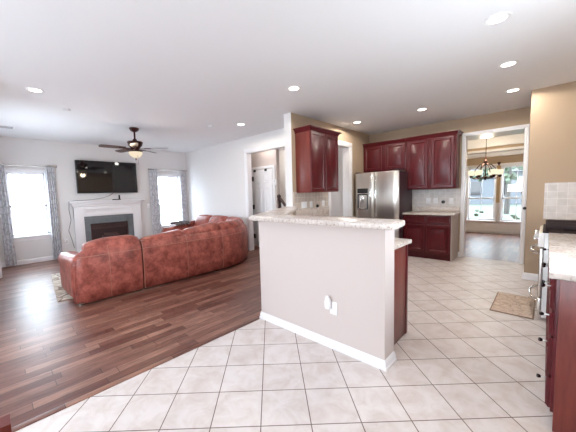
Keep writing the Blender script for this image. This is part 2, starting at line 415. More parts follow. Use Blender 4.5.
struct('trim_2', b, 'trim')
b = MB(); b.box((-3.5, 10.02, 2.46), (0.6, 10.06, 2.80)); b.box((-3.5, 7.28, 2.46), (0.6, 7.32, 2.80)); b.box((-3.52, 7.3, 2.46), (-3.48, 10.06, 2.8)); b.box((0.58, 7.3, 2.46), (0.62, 10.06, 2.8))
struct('trim_3', b, 'tan')
b = MB(); b.box((-3.5, 9.93, 2.52), (0.6, 10.03, 2.80), 0.02); struct('trim_4', b, 'trim')
# wainscot band under the dining windows, base boards
b = MB(); b.box((-4.1, 10.575, 0.12), (1.2, 10.60, 0.30)); b.box((-4.1, 10.56, 0.0), (1.2, 10.60, 0.12), 0.006); struct('trim_5', b, 'trim')

# half wall of the breakfast bar
b = MB(); b.prism([(-2.235, 2.04), (-0.85, 2.04), (-0.85, 2.22), (-2.12, 2.22), (-3.14, 3.68), (-3.30, 3.68)], 0.0, 1.104)
struct('wall_bar', b, 'bar')
b = MB(); baseboard(b, [(-3.30, 3.66), (-2.235, 2.04), (-0.85, 2.04), (-0.85, 2.22)][::-1], 0.072); struct('baseboard_bar', b, 'trim')
b = MB(); baseboard(b, [(-5.275, 4.42), (-8.15, 4.42), (-8.15, 3.06)]); baseboard(b, [(-8.15, 1.33), (-8.15, -0.12), (-7.05, -0.12)]); struct('baseboard_left', b, 'trim')
b = MB(); baseboard(b, [(0.05, 5.52), (-0.21, 5.52), (-0.21, 6.58)]); struct('baseboard_range', b, 'trim')
b = MB(); baseboard(b, [(-1.232, 6.60), (-1.257, 6.60)][::1]); struct('baseboard_back', b, 'trim')
b = MB(); baseboard(b, [(-4.69, 4.92), (-4.80, 4.92)]); baseboard(b, [(-3.3, 6.60), (-7.4, 6.60)]); struct('baseboard_hall', b, 'trim')

# casings of the openings
b = MB(); casing(b, 'x', 4.42, -1, -5.19, -3.75, 2.38, 0.085); b.box((-5.20, 4.415, 0), (-5.175, 4.545, 2.38)); b.box((-3.765, 4.415, 0), (-3.74, 4.545, 2.38)); b.box((-5.19, 4.415, 2.365), (-3.75, 4.545, 2.39)); struct('trim_6', b, 'trim')
b = MB(); casing(b, 'y', -3.14, 1, 4.86, 5.64, 2.36, 0.09); b.box((-3.305, 4.85, 0), (-3.135, 4.875, 2.36)); b.box((-3.305, 5.625, 0), (-3.135, 5.65, 2.36)); b.box((-3.305, 4.86, 2.345), (-3.135, 5.64, 2.37)); struct('trim_7', b, 'trim')
b = MB(); casing(b, 'x', 6.60, -1, -1.185, -0.30, 2.405, 0.045, 0.02); b.box((-1.19, 6.595, 0), (-1.165, 6.725, 2.405)); b.box((-0.32, 6.595, 0), (-0.295, 6.725, 2.405)); b.box((-1.185, 6.595, 2.385), (-0.30, 6.725, 2.41)); casing(b, 'x', 6.72, 1, -1.185, -0.30, 2.405, 0.045, 0.02)
struct('trim_8', b, 'trim')
b = MB(); b.lathe((-0.275, 6.57, 1.00), [(0.0, 0.012), (0.022, 0.008), (0.026, -0.01), (0.012, -0.02), (0.012, -0.045)][::-1], 14, 'y'); tag(b.build('door_knob', 'black'), 'small black round knob on the white casing right of the dining doorway', 'knob')

# windows
def window(name, axis, wall_in, wall_out, hole, sgn, meeting=0.5, grid=0):
    """sash window filling an opening; sgn points into the room"""
    a, c, z0, z1 = hole; mid = (wall_in + wall_out) / 2
    root = bpy.data.objects.new(name, None); COL.objects.link(root); root['kind'] = 'structure'
    root.location = (((a + c) / 2, mid, z0) if axis == 'x' else (mid, (a + c) / 2, z0))
    def bx(mb, u0, u1, n0, n1, za, zb, bev=0.004):
        n0, n1 = sorted((n0, n1))
        if axis == 'x': mb.box((u0, n0, za), (u1, n1, zb), bev)
        else: mb.box((n0, u0, za), (n1, u1, zb), bev)
    f = MB(); i0, i1 = wall_out, wall_in
    bx(f, a, a + 0.02, i0, i1, z0, z1); bx(f, c - 0.02, c, i0, i1, z0, z1); bx(f, a, c, i0, i1, z1 - 0.02, z1); bx(f, a, c, i0, i1, z0, z0 + 0.02)
    casing(f, axis, wall_in, sgn, a, c, z1, 0.06, 0.015, z0)
    bx(f, a - 0.09, c + 0.09, wall_in - sgn * 0.02, wall_in + sgn * 0.05, z0 - 0.02, z0 + 0.012); bx(f, a - 0.06, c + 0.06, wall_in, wall_in + sgn * 0.015, z0 - 0.09, z0 - 0.02)
    f.build('window_frame', 'trim', root)
    zm = z0 + (z1 - z0) * meeting
    for (za, zb, off) in ((z0 + 0.02, zm + 0.02, 0.012), (zm - 0.02, z1 - 0.02, -0.012)):
        s = MB(); n = mid + sgn * off
        for q in ((a + 0.02, a + 0.055, za, zb), (c - 0.055, c - 0.02, za, zb), (a + 0.02, c - 0.02, za, za + 0.04), (a + 0.02, c - 0.02, zb - 0.04, zb)):
            bx(s, q[0], q[1], n - 0.012, n + 0.012, q[2], q[3])
        for g in range(grid):
            u = a + (c - a) * (g + 1) / (grid + 1); bx(s, u - 0.006, u + 0.006, n - 0.008, n + 0.008, za, zb, 0)
        s.build('sash', 'trim', root)
        p = MB(); bx(p, a + 0.05, c - 0.05, n - 0.002, n + 0.002, za + 0.03, zb - 0.03, 0); p.build('pane', 'glass', root)
window('window_1', 'y', -8.15, -8.32, W_L, 1, 0.47)
window('window_2', 'y', -8.15, -8.32, W_R, 1, 0.42)
window('window_3', 'x', 10.60, 10.75, (-1.80, -1.10, 0.37, 2.02), -1, 0.42, 1)
window('window_4', 'x', 10.60, 10.75, (-0.98, -0.28, 0.37, 2.02), -1, 0.42, 1)

window('added_window_5', 'x', -3.2, -3.4, (-3.5, -2.5, 0.9, 2.1), 1)  # unseen nook window, added to let more daylight in
window('added_window_6', 'x', -3.2, -3.4, (-1.5, -0.5, 0.9, 2.1), 1)  # second unseen nook window, added for its daylight too
window('window_7', 'x', -0.12, -0.27, (-6.6, -5.8, 0.6, 2.0), 1)
window('added_window_8', 'y', 0.68, 0.80, (1.7, 2.7, 1.15, 1.85), -1)  # unseen window in the right wall, added to brighten the kitchen
# two unseen ceiling lamps, added to brighten the hallway
t = thing('hall_fill_lamp', (-5.6, 5.8, CZ), 'unseen round white flush lamp, added to light the hallway behind the opening', 'ceiling light')
m = MB(); m.lathe((-5.6, 5.8, 0), [(0.16, CZ - 0.001), (0.16, CZ - 0.03), (0.0, CZ - 0.03)], 24); m.build('base', 'white', t)
m = MB(); m.lathe((-5.6, 5.8, 0), [(0.15, CZ - 0.03), (0.13, CZ - 0.08), (0.07, CZ - 0.11), (0.0, CZ - 0.12)], 24); m.build('shade', 'lens', t)
lamp_at('bulb', (-5.6, 5.8, CZ - 0.16), t, 14, (1, 0.93, 0.85), 0.1)
t = thing('hall_fill_lamp', (-4.95, 4.73, CZ), 'unseen small round flush lamp, added to light the white hallway door', 'ceiling light')
m = MB(); m.lathe((-4.95, 4.73, 0), [(0.11, CZ - 0.001), (0.11, CZ - 0.02), (0.0, CZ - 0.02)], 24); m.build('base', 'white', t)
m = MB(); m.lathe((-4.95, 4.73, 0), [(0.10, CZ - 0.02), (0.08, CZ - 0.05), (0.0, CZ - 0.07)], 24); m.build('shade', 'lens', t)
lamp_at('bulb', (-4.95, 4.73, CZ - 0.12), t, 2.5, (1, 0.93, 0.86), 0.05)
# hallway door
dr = bpy.data.objects.new('door_1', None); COL.objects.link(dr); dr.location = (-5.27, 4.90, 0); dr['kind'] = 'structure'
b = MB(); b.box((-5.49, 4.885, 0.01), (-4.815, 4.915, 2.00), 0.003)
def six_panel(mb, x0, x1, yf):
    w = (x1 - x0 - 0.30) / 2
    for cx in (x0 + 0.10, x1 - 0.10 - w):
        for za, zb in ((0.16, 0.78), (0.90, 1.55), (1.66, 1.90)):
            mb.panel((cx, yf, za), (1, 0, 0), (0, 0, 1), w, zb - za, [(0, -0.004), (0.0, 0.004), (0.015, 0.012), (0.04, -0.002), (0.06, 0.008)])
six_panel(b, -5.49, -4.815, 4.885)
b.build('door_leaf', 'trim', dr)
b = MB(); casing(b, 'x', 4.92, -1, -5.505, -4.80, 2.02, 0.06, 0.03); b.build('door_casing', 'trim', dr)
for z in (0.28, 1.05, 1.78): MB().box((-5.545, 4.862, z - 0.06), (-5.485, 4.888, z + 0.06), 0.003).build('hinge', 'black', dr)
for x in (-5.43, -5.02): MB().box((x - 0.03, 4.855, 1.95), (x + 0.03, 4.887, 2.01), 0.004).build('hook', 'black', dr)
b = MB(); b.lathe((-4.88, 4.84, 0.95), [(0.001, -0.03), (0.026, -0.02), (0.026, 0.0), (0.01, 0.015), (0.01, 0.045)], 12, 'y'); b.build('door_knob', 'nickel', dr)
t = thing('thermostat', (-4.76, 4.92, 1.62), 'white alarm keypad on the beige hallway wall right of the white door', 'keypad')
MB().box((-4.83, 4.895, 1.60), (-4.705, 4.92, 1.73), 0.006).build('case', 'white', t)
MB().box((-4.80, 4.892, 1.675), (-4.735, 4.897, 1.71), 0.002).build('display', plain('grey_display', (0.22, 0.23, 0.25), 0.3), t)
t = thing('stair_railing', (-4.3, 4.72, 0), 'short dark brown wooden stair railing with newel post, right of the white hallway door', 'railing')
b = MB(); b.tube([(-4.45, 4.72, 1.29), (-4.40, 4.72, 1.26), (-3.95, 4.72, 0.80)], 0.033, 10); b.build('handrail', 'dark_wood', t)
b = MB(); b.box((-4.475, 4.69, 0), (-4.415, 4.75, 1.27), 0.006); b.lathe((-4.445, 4.72, 1.27), [(0.03, 0), (0.05, 0.03), (0.045, 0.07), (0.0, 0.10)], 14); b.build('newel_post', 'dark_wood', t)
for k in range(4):
    x = -4.34 + 0.11 * k; MB().box((x - 0.013, 4.707, 0), (x + 0.013, 4.733, 1.19 - 0.112 * k), 0.003).build('baluster', 'trim', t)

# back splashes of tile (fixed to the walls)
struct('trim_9', MB().box((-2.17, 6.592, 1.01), (-1.235, 6.60, 1.375)), 'bs_x')
b = MB(); b.box((-3.14, 3.70, 1.02), (-3.132, 4.76, 1.40)); struct('trim_10', b, 'bs_y')
b = MB(); b.box((-0.03, 5.512, 0.914), (0.68, 5.52, 1.42)); struct('trim_11', b, 'bs_x')

# ------------------------------------------------------------------ cabinets
RAISED = [(0.003, 0), (0.003, 0.014), (0.010, 0.021), (0.050, 0.021), (0.066, 0.006), (0.074, 0.006), (0.104, 0.018)]
FLATD = [(0.003, 0), (0.003, 0.010), (0.014, 0.021), (0.024, 0.021), (0.030, 0.016)]
def door_panel(parent, name, O, U, w, h, style=RAISED, mat='cherry'):
    m = MB(); m.panel(O, U, (0, 0, 1), w, h, style); return m.build(name, mat, parent, sharp=25)
def crown(mb, x0, x1, y0, y1, z0, z1, out, sides):
    """stepped crown moulding round a wall cabinet; sides gives the faces it overhangs: l, r, f, b"""
    prof = [(0.0, z0), (0.012, z0 + 0.01), (0.018, z0 + (z1 - z0) * 0.4), (out * 0.8, z0 + (z1 - z0) * 0.75), (out, z1 - 0.012), (out, z1)]
    rings = []
    for d, z in prof:
        a0 = x0 - (d if 'l' in sides else 0); a1 = x1 + (d if 'r' in sides else 0); c0 = y0 - (d if 'f' in sides else 0); c1 = y1 + (d if 'b' in sides else 0)
        rings.append([(a0, c0, z), (a1, c0, z), (a1, c1, z), (a0, c1, z)])
    return mb.loft(rings)

# wall cabinet by the bar, doors facing +x
t = thing('wall_cabinet', (-2.98, 4.21, 1.41), 'tall cherry wall cabinet with two doors hanging on the tan side wall above the bar', 'cabinet', 'cherry wall cabinets')
MB().box((-3.138, 3.78, 1.385), (-2.83, 4.64, 2.42), 0.002).build('body', 'cherry_side', t)
for k in range(2): door_panel(t, 'door', (-2.83, 3.787 + 0.428 * k, 1.395), (0, 1, 0), 0.418, 1.01)
b = MB(); crown(b, -3.138, -2.83, 3.78, 4.64, 2.40, 2.475, 0.055, 'rfb'); b.build('crown_moulding', 'cherry', t)
# over the fridge
t = thing('wall_cabinet', (-2.65, 6.44, 1.82), 'short two-door cherry wall cabinet directly above the steel refrigerator', 'cabinet', 'cherry wall cabinets')
MB().box((-3.135, 6.285, 1.82), (-2.175, 6.60, 2.42), 0.002).build('body', 'cherry', t)
for k in range(2): door_panel(t, 'door', (-3.112 + 0.502 * k, 6.285, 1.845), (1, 0, 0), 0.418, 0.545)
b = MB(); crown(b, -3.135, -2.175, 6.285, 6.60, 2.40, 2.475, 0.055, 'f'); b.build('crown_moulding', 'cherry', t)
# to the right of the fridge
t = thing('wall_cabinet', (-1.69, 6.44, 1.385), 'tall two-door cherry wall cabinet left of the dining doorway, above the tiled counter', 'cabinet', 'cherry wall cabinets')
MB().box((-2.172, 6.285, 1.385), (-1.262, 6.60, 2.42), 0.002).build('body', 'cherry', t)
for k in range(2): door_panel(t, 'door', (-2.140 + 0.455 * k, 6.285, 1.405), (1, 0, 0), 0.395, 0.985)
b = MB(); crown(b, -2.172, -1.262, 6.285, 6.60, 2.40, 2.475, 0.05, 'rf'); b.build('crown_moulding', 'cherry', t)
# base cabinet on the back wall
t = thing('base_cabinet', (-1.72, 6.3, 0), 'cherry base cabinet with two drawers and two doors between refrigerator and dining doorway', 'cabinet')
b = MB(); b.box((-2.125, 6.02, 0.10), (-1.27, 6.598, 0.876), 0.002); b.build('body', 'cherry', t)
b = MB(); b.box((-2.125, 6.07, 0.0), (-1.27, 6.14, 0.10)); b.build('toe_kick', 'cherry', t)
MB().box((-1.27, 6.03, 0.0), (-1.258, 6.598, 0.876), 0.002).build('end_panel', 'pale_side', t)  # end panel paler and greyer than the cherry fronts
for k in range(2):
    door_panel(t, 'drawer', (-2.11 + 0.428 * k, 6.02, 0.722), (1, 0, 0), 0.388, 0.13, FLATD)
    door_panel(t, 'door', (-2.11 + 0.428 * k, 6.02, 0.135), (1, 0, 0), 0.388, 0.55)
def counter(name, poly, z0, z1, label, cat='countertop', bev=0.008):
    m = MB(); m.prism(poly, z0, z1, bev); o = m.build(name, 'granite'); return tag(o, label, cat)
counter('countertop', [(-2.128, 5.97), (-1.225, 5.97), (-1.225, 6.59), (-2.128, 6.59)], 0.877, 0.914, 'short speckled granite countertop on the cherry base cabinet by the refrigerator')
tag(MB().box((-2.128, 6.570, 0.915), (-1.235, 6.592, 1.012), 0.003).build('granite_splashback', 'granite'), 'low granite splashback strip below the wall tile right of the refrigerator', 'splashback')

# peninsula behind the bar
t = thing('base_cabinet', (-1.4, 2.5, 0), 'cherry peninsula base cabinet behind the breakfast bar with red end panel showing', 'cabinet')
b = MB(); b.prism([(-0.94, 2.235), (-0.94, 2.72), (-1.86, 2.72), (-2.02, 2.235)], 0.10, 0.876); b.build('body', 'cherry', t)
MB().box((-1.86, 2.30, 0.0), (-0.96, 2.66, 0.10)).build('toe_kick', 'cherry', t)
MB().box((-0.945, 2.235, 0.0), (-0.928, 2.70, 0.876), 0.002).build('end_panel', 'cherry_side', t)
MB().box((-0.95, 2.70, 0.0), (-0.924, 2.75, 0.876), 0.003).build('end_stile', 'cherry', t)
for k in range(2): door_panel(t, 'door', (-0.96 - 0.45 * k, 2.72, 0.115), (-1, 0, 0), 0.436, 0.745)
t = thing('base_cabinet', (-2.8, 4.3, 0), 'cherry base cabinet under the wall cabinet on the tan side wall, behind the bar', 'cabinet')
b = MB(); b.prism([(-2.55, 3.72), (-2.55, 4.72), (-3.13, 4.72), (-3.13, 3.72)], 0.10, 0.876); b.build('body', 'cherry', t)
MB().box((-3.1, 3.74, 0.0), (-2.62, 4.70, 0.10)).build('toe_kick', 'cherry', t)
for k in range(2): door_panel(t, 'door', (-2.55, 3.735 + 0.49 * k, 0.115), (0, 1, 0), 0.475, 0.745)
counter('countertop', [(-0.895, 2.228), (-0.895, 2.76), (-1.95, 2.76), (-2.5, 3.60), (-2.5, 4.74), (-3.128, 4.74), (-3.128, 3.70), (-2.086, 2.228)], 0.877, 0.914, 'lower granite countertop of the peninsula, tucked behind the raised bar')
tag(MB().box((-3.131, 3.72, 0.915), (-3.108, 4.76, 1.095), 0.003).build('granite_splashback', 'granite'), 'granite splashback strip on the tan side wall below the outlets', 'splashback')
def rounded(poly, radii, n=6):
    out = []; m = len(poly)
    for i, p in enumerate(poly):
        r = radii[i]; p = Vector(p); a = (Vector(poly[i - 1]) - p).normalized(); c = (Vector(poly[(i + 1) % m]) - p).normalized()
        if r <= 0: out.append((p.x, p.y)); continue
        p0 = p + a * r; p1 = p + c * r
        for k in range(n + 1):
            s = k / n; q = p0 * (1 - s) ** 2 + p * 2 * s * (1 - s) + p1 * s * s; out.append((q.x, q.y))
    return out
bt = rounded([(-3.32, 3.675), (-2.235, 1.89), (-0.72, 1.89), (-0.765, 2.22), (-2.05, 2.25), (-3.02, 3.675)], [0, 0.06, 0.10, 0.03, 0, 0])
o = counter('bar_countertop', bt, 1.105, 1.150, 'long raised speckled granite bar top on the beige half wall', 'countertop', 0.012)

# right hand run
def knob(parent, y, z):
    m = MB(); m.tube([(0.050, y, z), (0.012, y, z)], 0.006, 8); st = m.build('knob_stem', 'chrome', parent)
    m = MB(); m.lathe((0.0, y, z), [(0.0, -0.010), (0.009, -0.008), (0.012, -0.001), (0.009, 0.008), (0.005, 0.012)], 14, 'x'); m.build('knob', 'dark_knob', parent)
XF = 0.053
def right_cabinet(y0, y1, label, drawers, doors):
    t = thing('base_cabinet', (0.36, (y0 + y1) / 2, 0), label, 'cabinet', 'right hand base cabinets')
    MB().box((XF, y0, 0.10), (0.66, y1, 0.876), 0.002).build('body', 'cherry', t)
    MB().box((0.13, y0 + 0.02, 0.0), (0.66, y1, 0.10)).build('toe_kick', 'cherry', t)
    for za, zb, zk in drawers:
        d = door_panel(t, 'drawer', (XF, y1 - 0.006, za), (0, -1, 0), y1 - y0 - 0.012, zb - za, FLATD); knob(d, (y0 + y1) / 2, zk)
    w = (y1 - y0 - 0.012) / 2
    if doors:
        for k in range(2):
            d = door_panel(t, 'door', (XF, y1 - 0.006 - w * k, 0.115), (0, -1, 0), w - 0.004, 0.60); knob(d, (y0 + y1) / 2 + (0.06 if k == 0 else -0.06), 0.655)
    return t
t = right_cabinet(2.135, 2.49, 'nearest cherry base cabinet at the right edge, with a drawer stack and bare end panel', ((0.115, 0.30, 0.20), (0.31, 0.53, 0.435), (0.54, 0.675, 0.60), (0.685, 0.865, 0.78)), False)
MB().box((0.066, 2.115, 0.0), (0.66, 2.135, 0.876), 0.002).build('end_panel', 'cherry_side', t)
right_cabinet(2.50, 3.17, 'middle cherry base cabinet of the right hand run, before the range', ((0.735, 0.865, 0.80),), True)
right_cabinet(3.18, 3.87, 'cherry base cabinet touching the near side of the range', ((0.735, 0.865, 0.80),), True)
t = thing('base_cabinet', (0.36, 5.08, 0), 'cherry base cabinet beyond the range, in the far right corner', 'cabinet', 'right hand base cabinets')
MB().box((0.068, 4.66, 0.10), (0.66, 5.51, 0.876), 0.002).build('body', 'cherry', t)
MB().box((0.13, 4.66, 0.0), (0.66, 5.51, 0.10)).build('toe_kick', 'cherry', t)
for k in range(2): door_panel(t, 'door', (0.068, 5.085 + 0.418 * k, 0.115), (0, -1, 0), 0.41, 0.745)
counter('countertop', [(0.022, 2.085), (0.675, 2.085), (0.675, 3.872), (0.022, 3.872)], 0.877, 0.914, 'long speckled granite countertop in front at the right edge, before the range')
counter('countertop', [(0.022, 4.655), (0.675, 4.655), (0.675, 5.508), (0.022, 5.508)], 0.877, 0.914, 'granite countertop behind the range, against the tiled corner')

# ------------------------------------------------------------------ refrigerator
t = thing('refrigerator', (-2.61, 6.1, 0), 'stainless steel french door refrigerator with black dispenser under short cherry cabinet', 'refrigerator')
MB().box((-3.085, 5.83, 0.03), (-2.135, 6.57, 1.765), 0.006).build('body', 'gasket', t)
MB().box((-3.06, 5.86, 0.0), (-2.16, 6.5, 0.03)).build('base', 'black', t)
def fridge_door(name, x0, x1, z0, z1):
    m = MB(); n = 10; rings = []
    yb, yf = 5.825, 5.755
    prof = []
    for k in range(n + 1):
        s = k / n; x = x0 + (x1 - x0) * s; e = min(s, 1 - s) * (x1 - x0)
        y = yf + 0.022 * max(0, 1 - e / 0.03) ** 2 + 0.008 * (2 * s - 1) ** 2; prof.append((x, y))
    poly = prof + [(x1, yb), (x0, yb)]
    m.prism(poly, z0, z1, 0.006); return m.build(name, 'steel', t, sharp=50)
dl = fridge_door('door', -3.085, -2.645, 0.70, 1.775); drr = fridge_door('door', -2.635, -2.135, 0.70, 1.775); fz = fridge_door('freezer_drawer', -3.085, -2.135, 0.06, 0.69)
def bow(p0, p1, out, r, n=14):
    p0, p1, out = Vector(p0), Vector(p1), Vector(out); return [p0.lerp(p1, k / n) + out * (math.sin(PI * k / n) ** 0.45) for k in range(n + 1)]
for dd, x in ((dl, -2.695), (drr, -2.585)):
    m = MB(); m.tube(bow((x, 5.765, 0.86), (x, 5.765, 1.70), (0, -0.065, 0), 0.0), 0.014, 10); m.build('handle', 'chrome', dd)
m = MB(); m.tube(bow((-2.98, 5.765, 0.60), (-2.24, 5.765, 0.60), (0, -0.06, 0), 0.0), 0.013, 10); m.build('handle', 'chrome', fz)
m = MB(); m.box((-3.015, 5.742, 1.335), (-2.775, 5.765, 1.44), 0.004); m.build('dispenser_controls', 'black', dl)
m = MB(); m.panel((-3.015, 5.764, 0.985), (1, 0, 0), (0, 0, 1), 0.24, 0.335, [(0, 0), (0, 0.022), (0.014, 0.022), (0.03, 0.004)]); m.build('dispenser_recess', 'black', dl)
m = MB(); m.box((-2.905, 5.735, 1.13), (-2.865, 5.76, 1.30), 0.006); m.box((-2.995, 5.72, 0.995), (-2.80, 5.76, 1.015), 0.004); m.tube([(-2.95, 5.74, 1.02), (-2.93, 5.735, 1.16), (-2.92, 5.75, 1.29)], 0.012, 8); m.build('dispenser_paddle', 'chrome', dl)
for x in (-3.04, -2.18): MB().box((x - 0.035, 5.77, 1.776), (x + 0.035, 5.92, 1.796), 0.005).build('hinge_cover', 'gasket', t)

# ------------------------------------------------------------------ range
t = thing('gas_range', (0.3, 4.26, 0), 'freestanding range with black grates and curved steel handles at the right', 'range')
MB().box((-0.005, 3.885, 0.03), (0.655, 4.645, 0.905), 0.004).build('body', 'enamel', t)
MB().box((0.05, 3.91, 0.0), (0.62, 4.62, 0.03)).build('base', 'black', t)
m = MB(); m.box((-0.035, 3.885, 0.24), (-0.006, 4.645, 0.745), 0.006); od = m.build('oven_door', 'steel', t)
m = MB(); m.panel((-0.035, 4.52, 0.33), (0, -1, 0), (0, 0, 1), 0.51, 0.28, [(0, 0), (0, 0.003), (0.01, 0.003), (0.016, 0.0)]); m.build('oven_window', 'black', od)
m = MB(); m.tube(bow((-0.03, 3.95, 0.685), (-0.03, 4.58, 0.685), (-0.075, 0, 0.0), 0), 0.014, 10); m.build('handle', 'chrome', od)
m = MB(); m.box((-0.035, 3.885, 0.045), (-0.006, 4.645, 0.228), 0.006); wdw = m.build('warming_drawer', 'steel', t)
m = MB(); m.tube(bow((-0.03, 3.95, 0.185), (-0.03, 4.58, 0.185), (-0.075, 0, 0.0), 0), 0.013, 10); m.build('handle', 'chrome', wdw)
m = MB(); m.loft([[(-0.005, y, 0.76), (-0.055, y, 0.765), (-0.045, y, 0.90), (-0.005, y, 0.915)] for y in (3.885, 4.645)]); cp = m.build('control_panel', 'steel', t)
for k in range(5):
    y = 3.97 + 0.148 * k; m = MB(); m.lathe((-0.053, y, 0.835), [(0.001, -0.034), (0.019, -0.032), (0.021, -0.008), (0.026, 0.0), (0.026, 0.008)], 14, 'x'); m.build('knob', 'chrome', cp)
m = MB(); m.box((-0.02, 3.88, 0.905), (0.655, 4.65, 0.922), 0.005); m.build('cooktop', 'iron', t)
for j in range(2):
    m = MB(); y0 = 3.91 + 0.37 * j; y1 = y0 + 0.345
    for x in (0.01, 0.33, 0.62): m.box((x - 0.011, y0, 0.945), (x + 0.011, y1, 0.975), 0.004)
    for k in range(5):
        y = y0 + 0.008 + (y1 - y0 - 0.016) * k / 4; m.box((0.0, y - 0.010, 0.947), (0.628, y + 0.010, 0.980), 0.004)
    for x in (0.01, 0.62):
        for y in (y0 + 0.008, y1 - 0.008): m.box((x - 0.01, y - 0.01, 0.924), (x + 0.01, y + 0.01, 0.95), 0.002)
    m.build('grate', 'iron', t)
    for x in (0.18, 0.48):
        m = MB(); m.lathe((x, (y0 + y1) / 2, 0.924), [(0.055, 0), (0.055, 0.008), (0.04, 0.014), (0.034, 0.022), (0.0, 0.024)], 18); m.build('burner', 'iron', t)

# ------------------------------------------------------------------ fireplace and television
t = thing('fireplace', (-8.1, 2.19, 0), 'white mantel fireplace with grey tile surround on the left wall under the television', 'fireplace')
m = MB(); x0 = -8.148
for a, c in ((1.40, 1.60), (2.74, 2.94)): m.box((x0, a, 0), (-8.068, c, 1.20), 0.004); m.box((x0, a - 0.012, 0), (-8.055, c + 0.012, 0.14), 0.006)
m.box((x0, 1.40, 0.955), (-8.07, 2.94, 1.20), 0.003)
m.panel((-8.07, 1.63, 0.985), (0, 1, 0), (0, 0, 1), 1.08, 0.16, [(0, 0), (0, 0.004), (0.012, 0.008), (0.024, 0.002)])
m.build('mantel_surround', 'trim', t)
m = MB()
m.box((x0, 1.38, 1.195), (x0 + 0.095, 2.96, 1.24), 0.008); m.box((x0, 1.355, 1.24), (x0 + 0.13, 2.985, 1.30), 0.012)
m.box((x0, 1.315, 1.30), (-7.955, 3.025, 1.34), 0.008); m.build('mantel_shelf', 'trim', t)
m = MB(); m.box((x0, 1.60, 0), (-8.10, 1.725, 0.955)); m.box((x0, 2.60, 0), (-8.10, 2.74, 0.955)); m.box((x0, 1.72, 0.765), (-8.10, 2.62, 0.955)); m.build('tile_surround', 'slate', t)
m = MB(); m.box((x0, 1.72, 0.0), (-8.13, 2.605, 0.77)); fb = m.build('firebox', 'firebox', t)
m = MB()
for k in range(3): m.box((-8.13, 1.73, 0.70 - 0.03 * k), (-8.105, 2.595, 0.718 - 0.03 * k), 0.003)
for k in range(3): m.box((-8.13, 1.73, 0.04 + 0.03 * k), (-8.105, 2.595, 0.058 + 0.03 * k), 0.003)
m.box((-8.13, 1.73, 0.13), (-8.10, 1.75, 0.70)); m.box((-8.13, 2.575, 0.13), (-8.10, 2.595, 0.70)); m.box((-8.13, 1.73, 0.62), (-8.10, 2.595, 0.64)); m.build('louvre', 'louvre', fb)
m = MB()
for k in range(3): m.tube([(-8.115, 1.92 + 0.05 * k, 0.36 + 0.06 * k), (-8.11, 2.40 - 0.04 * k, 0.37 + 0.05 * k)], 0.03, 9)
m.build('gas_log', 'louvre', fb)
MB().box((x0, 1.36, 0.0), (-7.62, 2.98, 0.03), 0.005).build('hearth', 'slate', t)
tv = thing('television', (-8.1, 2.2, 1.93), 'large flat black television mounted on the wall over the fireplace', 'television')
MB().box((-8.10, 1.505, 1.525), (-8.045, 2.885, 2.325), 0.006).build('casing', 'black', tv)
MB().box((-8.046, 1.52, 1.55), (-8.042, 2.87, 2.31)).build('screen', 'screen', tv)
MB().box((-8.148, 1.9, 1.72), (-8.10, 2.5, 2.12)).build('wall_bracket', 'black', tv)
c = MB(); c.tube([(-8.08, 2.28, 1.518), (-8.07, 2.20, 1.46), (-8.0, 2.0, 1.40), (-7.98, 1.75, 1.365), (-7.97, 1.42, 1.352), (-7.965, 1.31, 1.335), (-7.98, 1.295, 1.15), (-8.05, 1.33, 0.9), (-8.06, 1.27, 0.65), (-8.07, 1.32, 0.42), (-8.10, 1.36, 0.22)], 0.0075, 6)
tag(c.build('power_cord', plain('grey_cord', (0.25, 0.24, 0.25), 0.6)), 'thin grey cord hanging from the television over the mantel edge', 'cord')
t = thing('media_box', (-8.03, 2.33, 1.34), 'small black streaming box with upright antenna on the white mantel shelf', 'media box')
MB().box((-8.07, 2.25, 1.341), (-7.98, 2.43, 1.366), 0.005).build('case', 'black', t)
MB().box((-8.06, 2.395, 1.366), (-8.03, 2.43, 1.47), 0.005).build('antenna', 'black', t)
t = thing('wall_outlet', (-8.148, 1.22, 0.55), 'white outlet plate on the left wall between window and fireplace', 'outlet', 'wall outlets')
MB().box((-8.149, 1.18, 0.33), (-8.138, 1.26, 0.45), 0.004).build('plate', 'white', t)
MB().box((-8.138, 1.20, 0.36), (-8.13, 1.24, 0.42), 0.003).build('socket', 'nickel', t)
t = thing('wall_switch', (-8.148, 3.18, 1.15), 'white switch plate on the left wall right of the fireplace', 'switch')
MB().box((-8.149, 3.15, 1.08), (-8.139, 3.225, 1.20), 0.004).build('plate', 'white', t); MB().box((-8.139, 3.175, 1.11), (-8.132, 3.20, 1.17), 0.002).build('rocker', 'trim', t)

# ------------------------------------------------------------------ curtains
def curtain(name, y0, y1, z0, z1, x, label, mat='curtain', flare=1.0, folds=5, group='living room curtains', lean=0.0, axis='y'):
    n = folds * 10; rings = []
    for i in range(9):
        s = i / 8; z = z1 + (z0 - z1) * s; fr = [];  bk = []
        for k in range(n + 1):
            u = k / n; y = y0 + (y1 - y0) * (0.5 + (u - 0.5) * (1 + (flare - 1) * s)) + lean * s; d = 0.028 * math.sin(u * folds * 2 * PI) * (0.8 + 0.4 * s)
            p = (x + d, y, z) if axis == 'y' else (y, x + d, z); q = (x + d - 0.006, y, z) if axis == 'y' else (y, x + d - 0.006, z)
            fr.append(p); bk.append(q)
        rings.append(fr + bk[::-1])
    m = MB(); m.loft(rings); return tag(m.build(name, mat, sharp=70), label, 'curtain', group)
curtain('curtain', 0.13, 0.27, 0.02, 2.17, -8.08, 'grey patterned curtain left of the first living room window', flare=1.25, folds=3, lean=0.03)
curtain('curtain', 0.955, 1.10, 0.02, 2.17, -8.08, 'grey patterned curtain between first living room window and fireplace', flare=1.15, folds=4)
curtain('curtain', 3.24, 3.47, 0.02, 2.20, -8.08, 'grey patterned curtain left of the window nearest the room corner', flare=1.1, folds=4, lean=0.02)
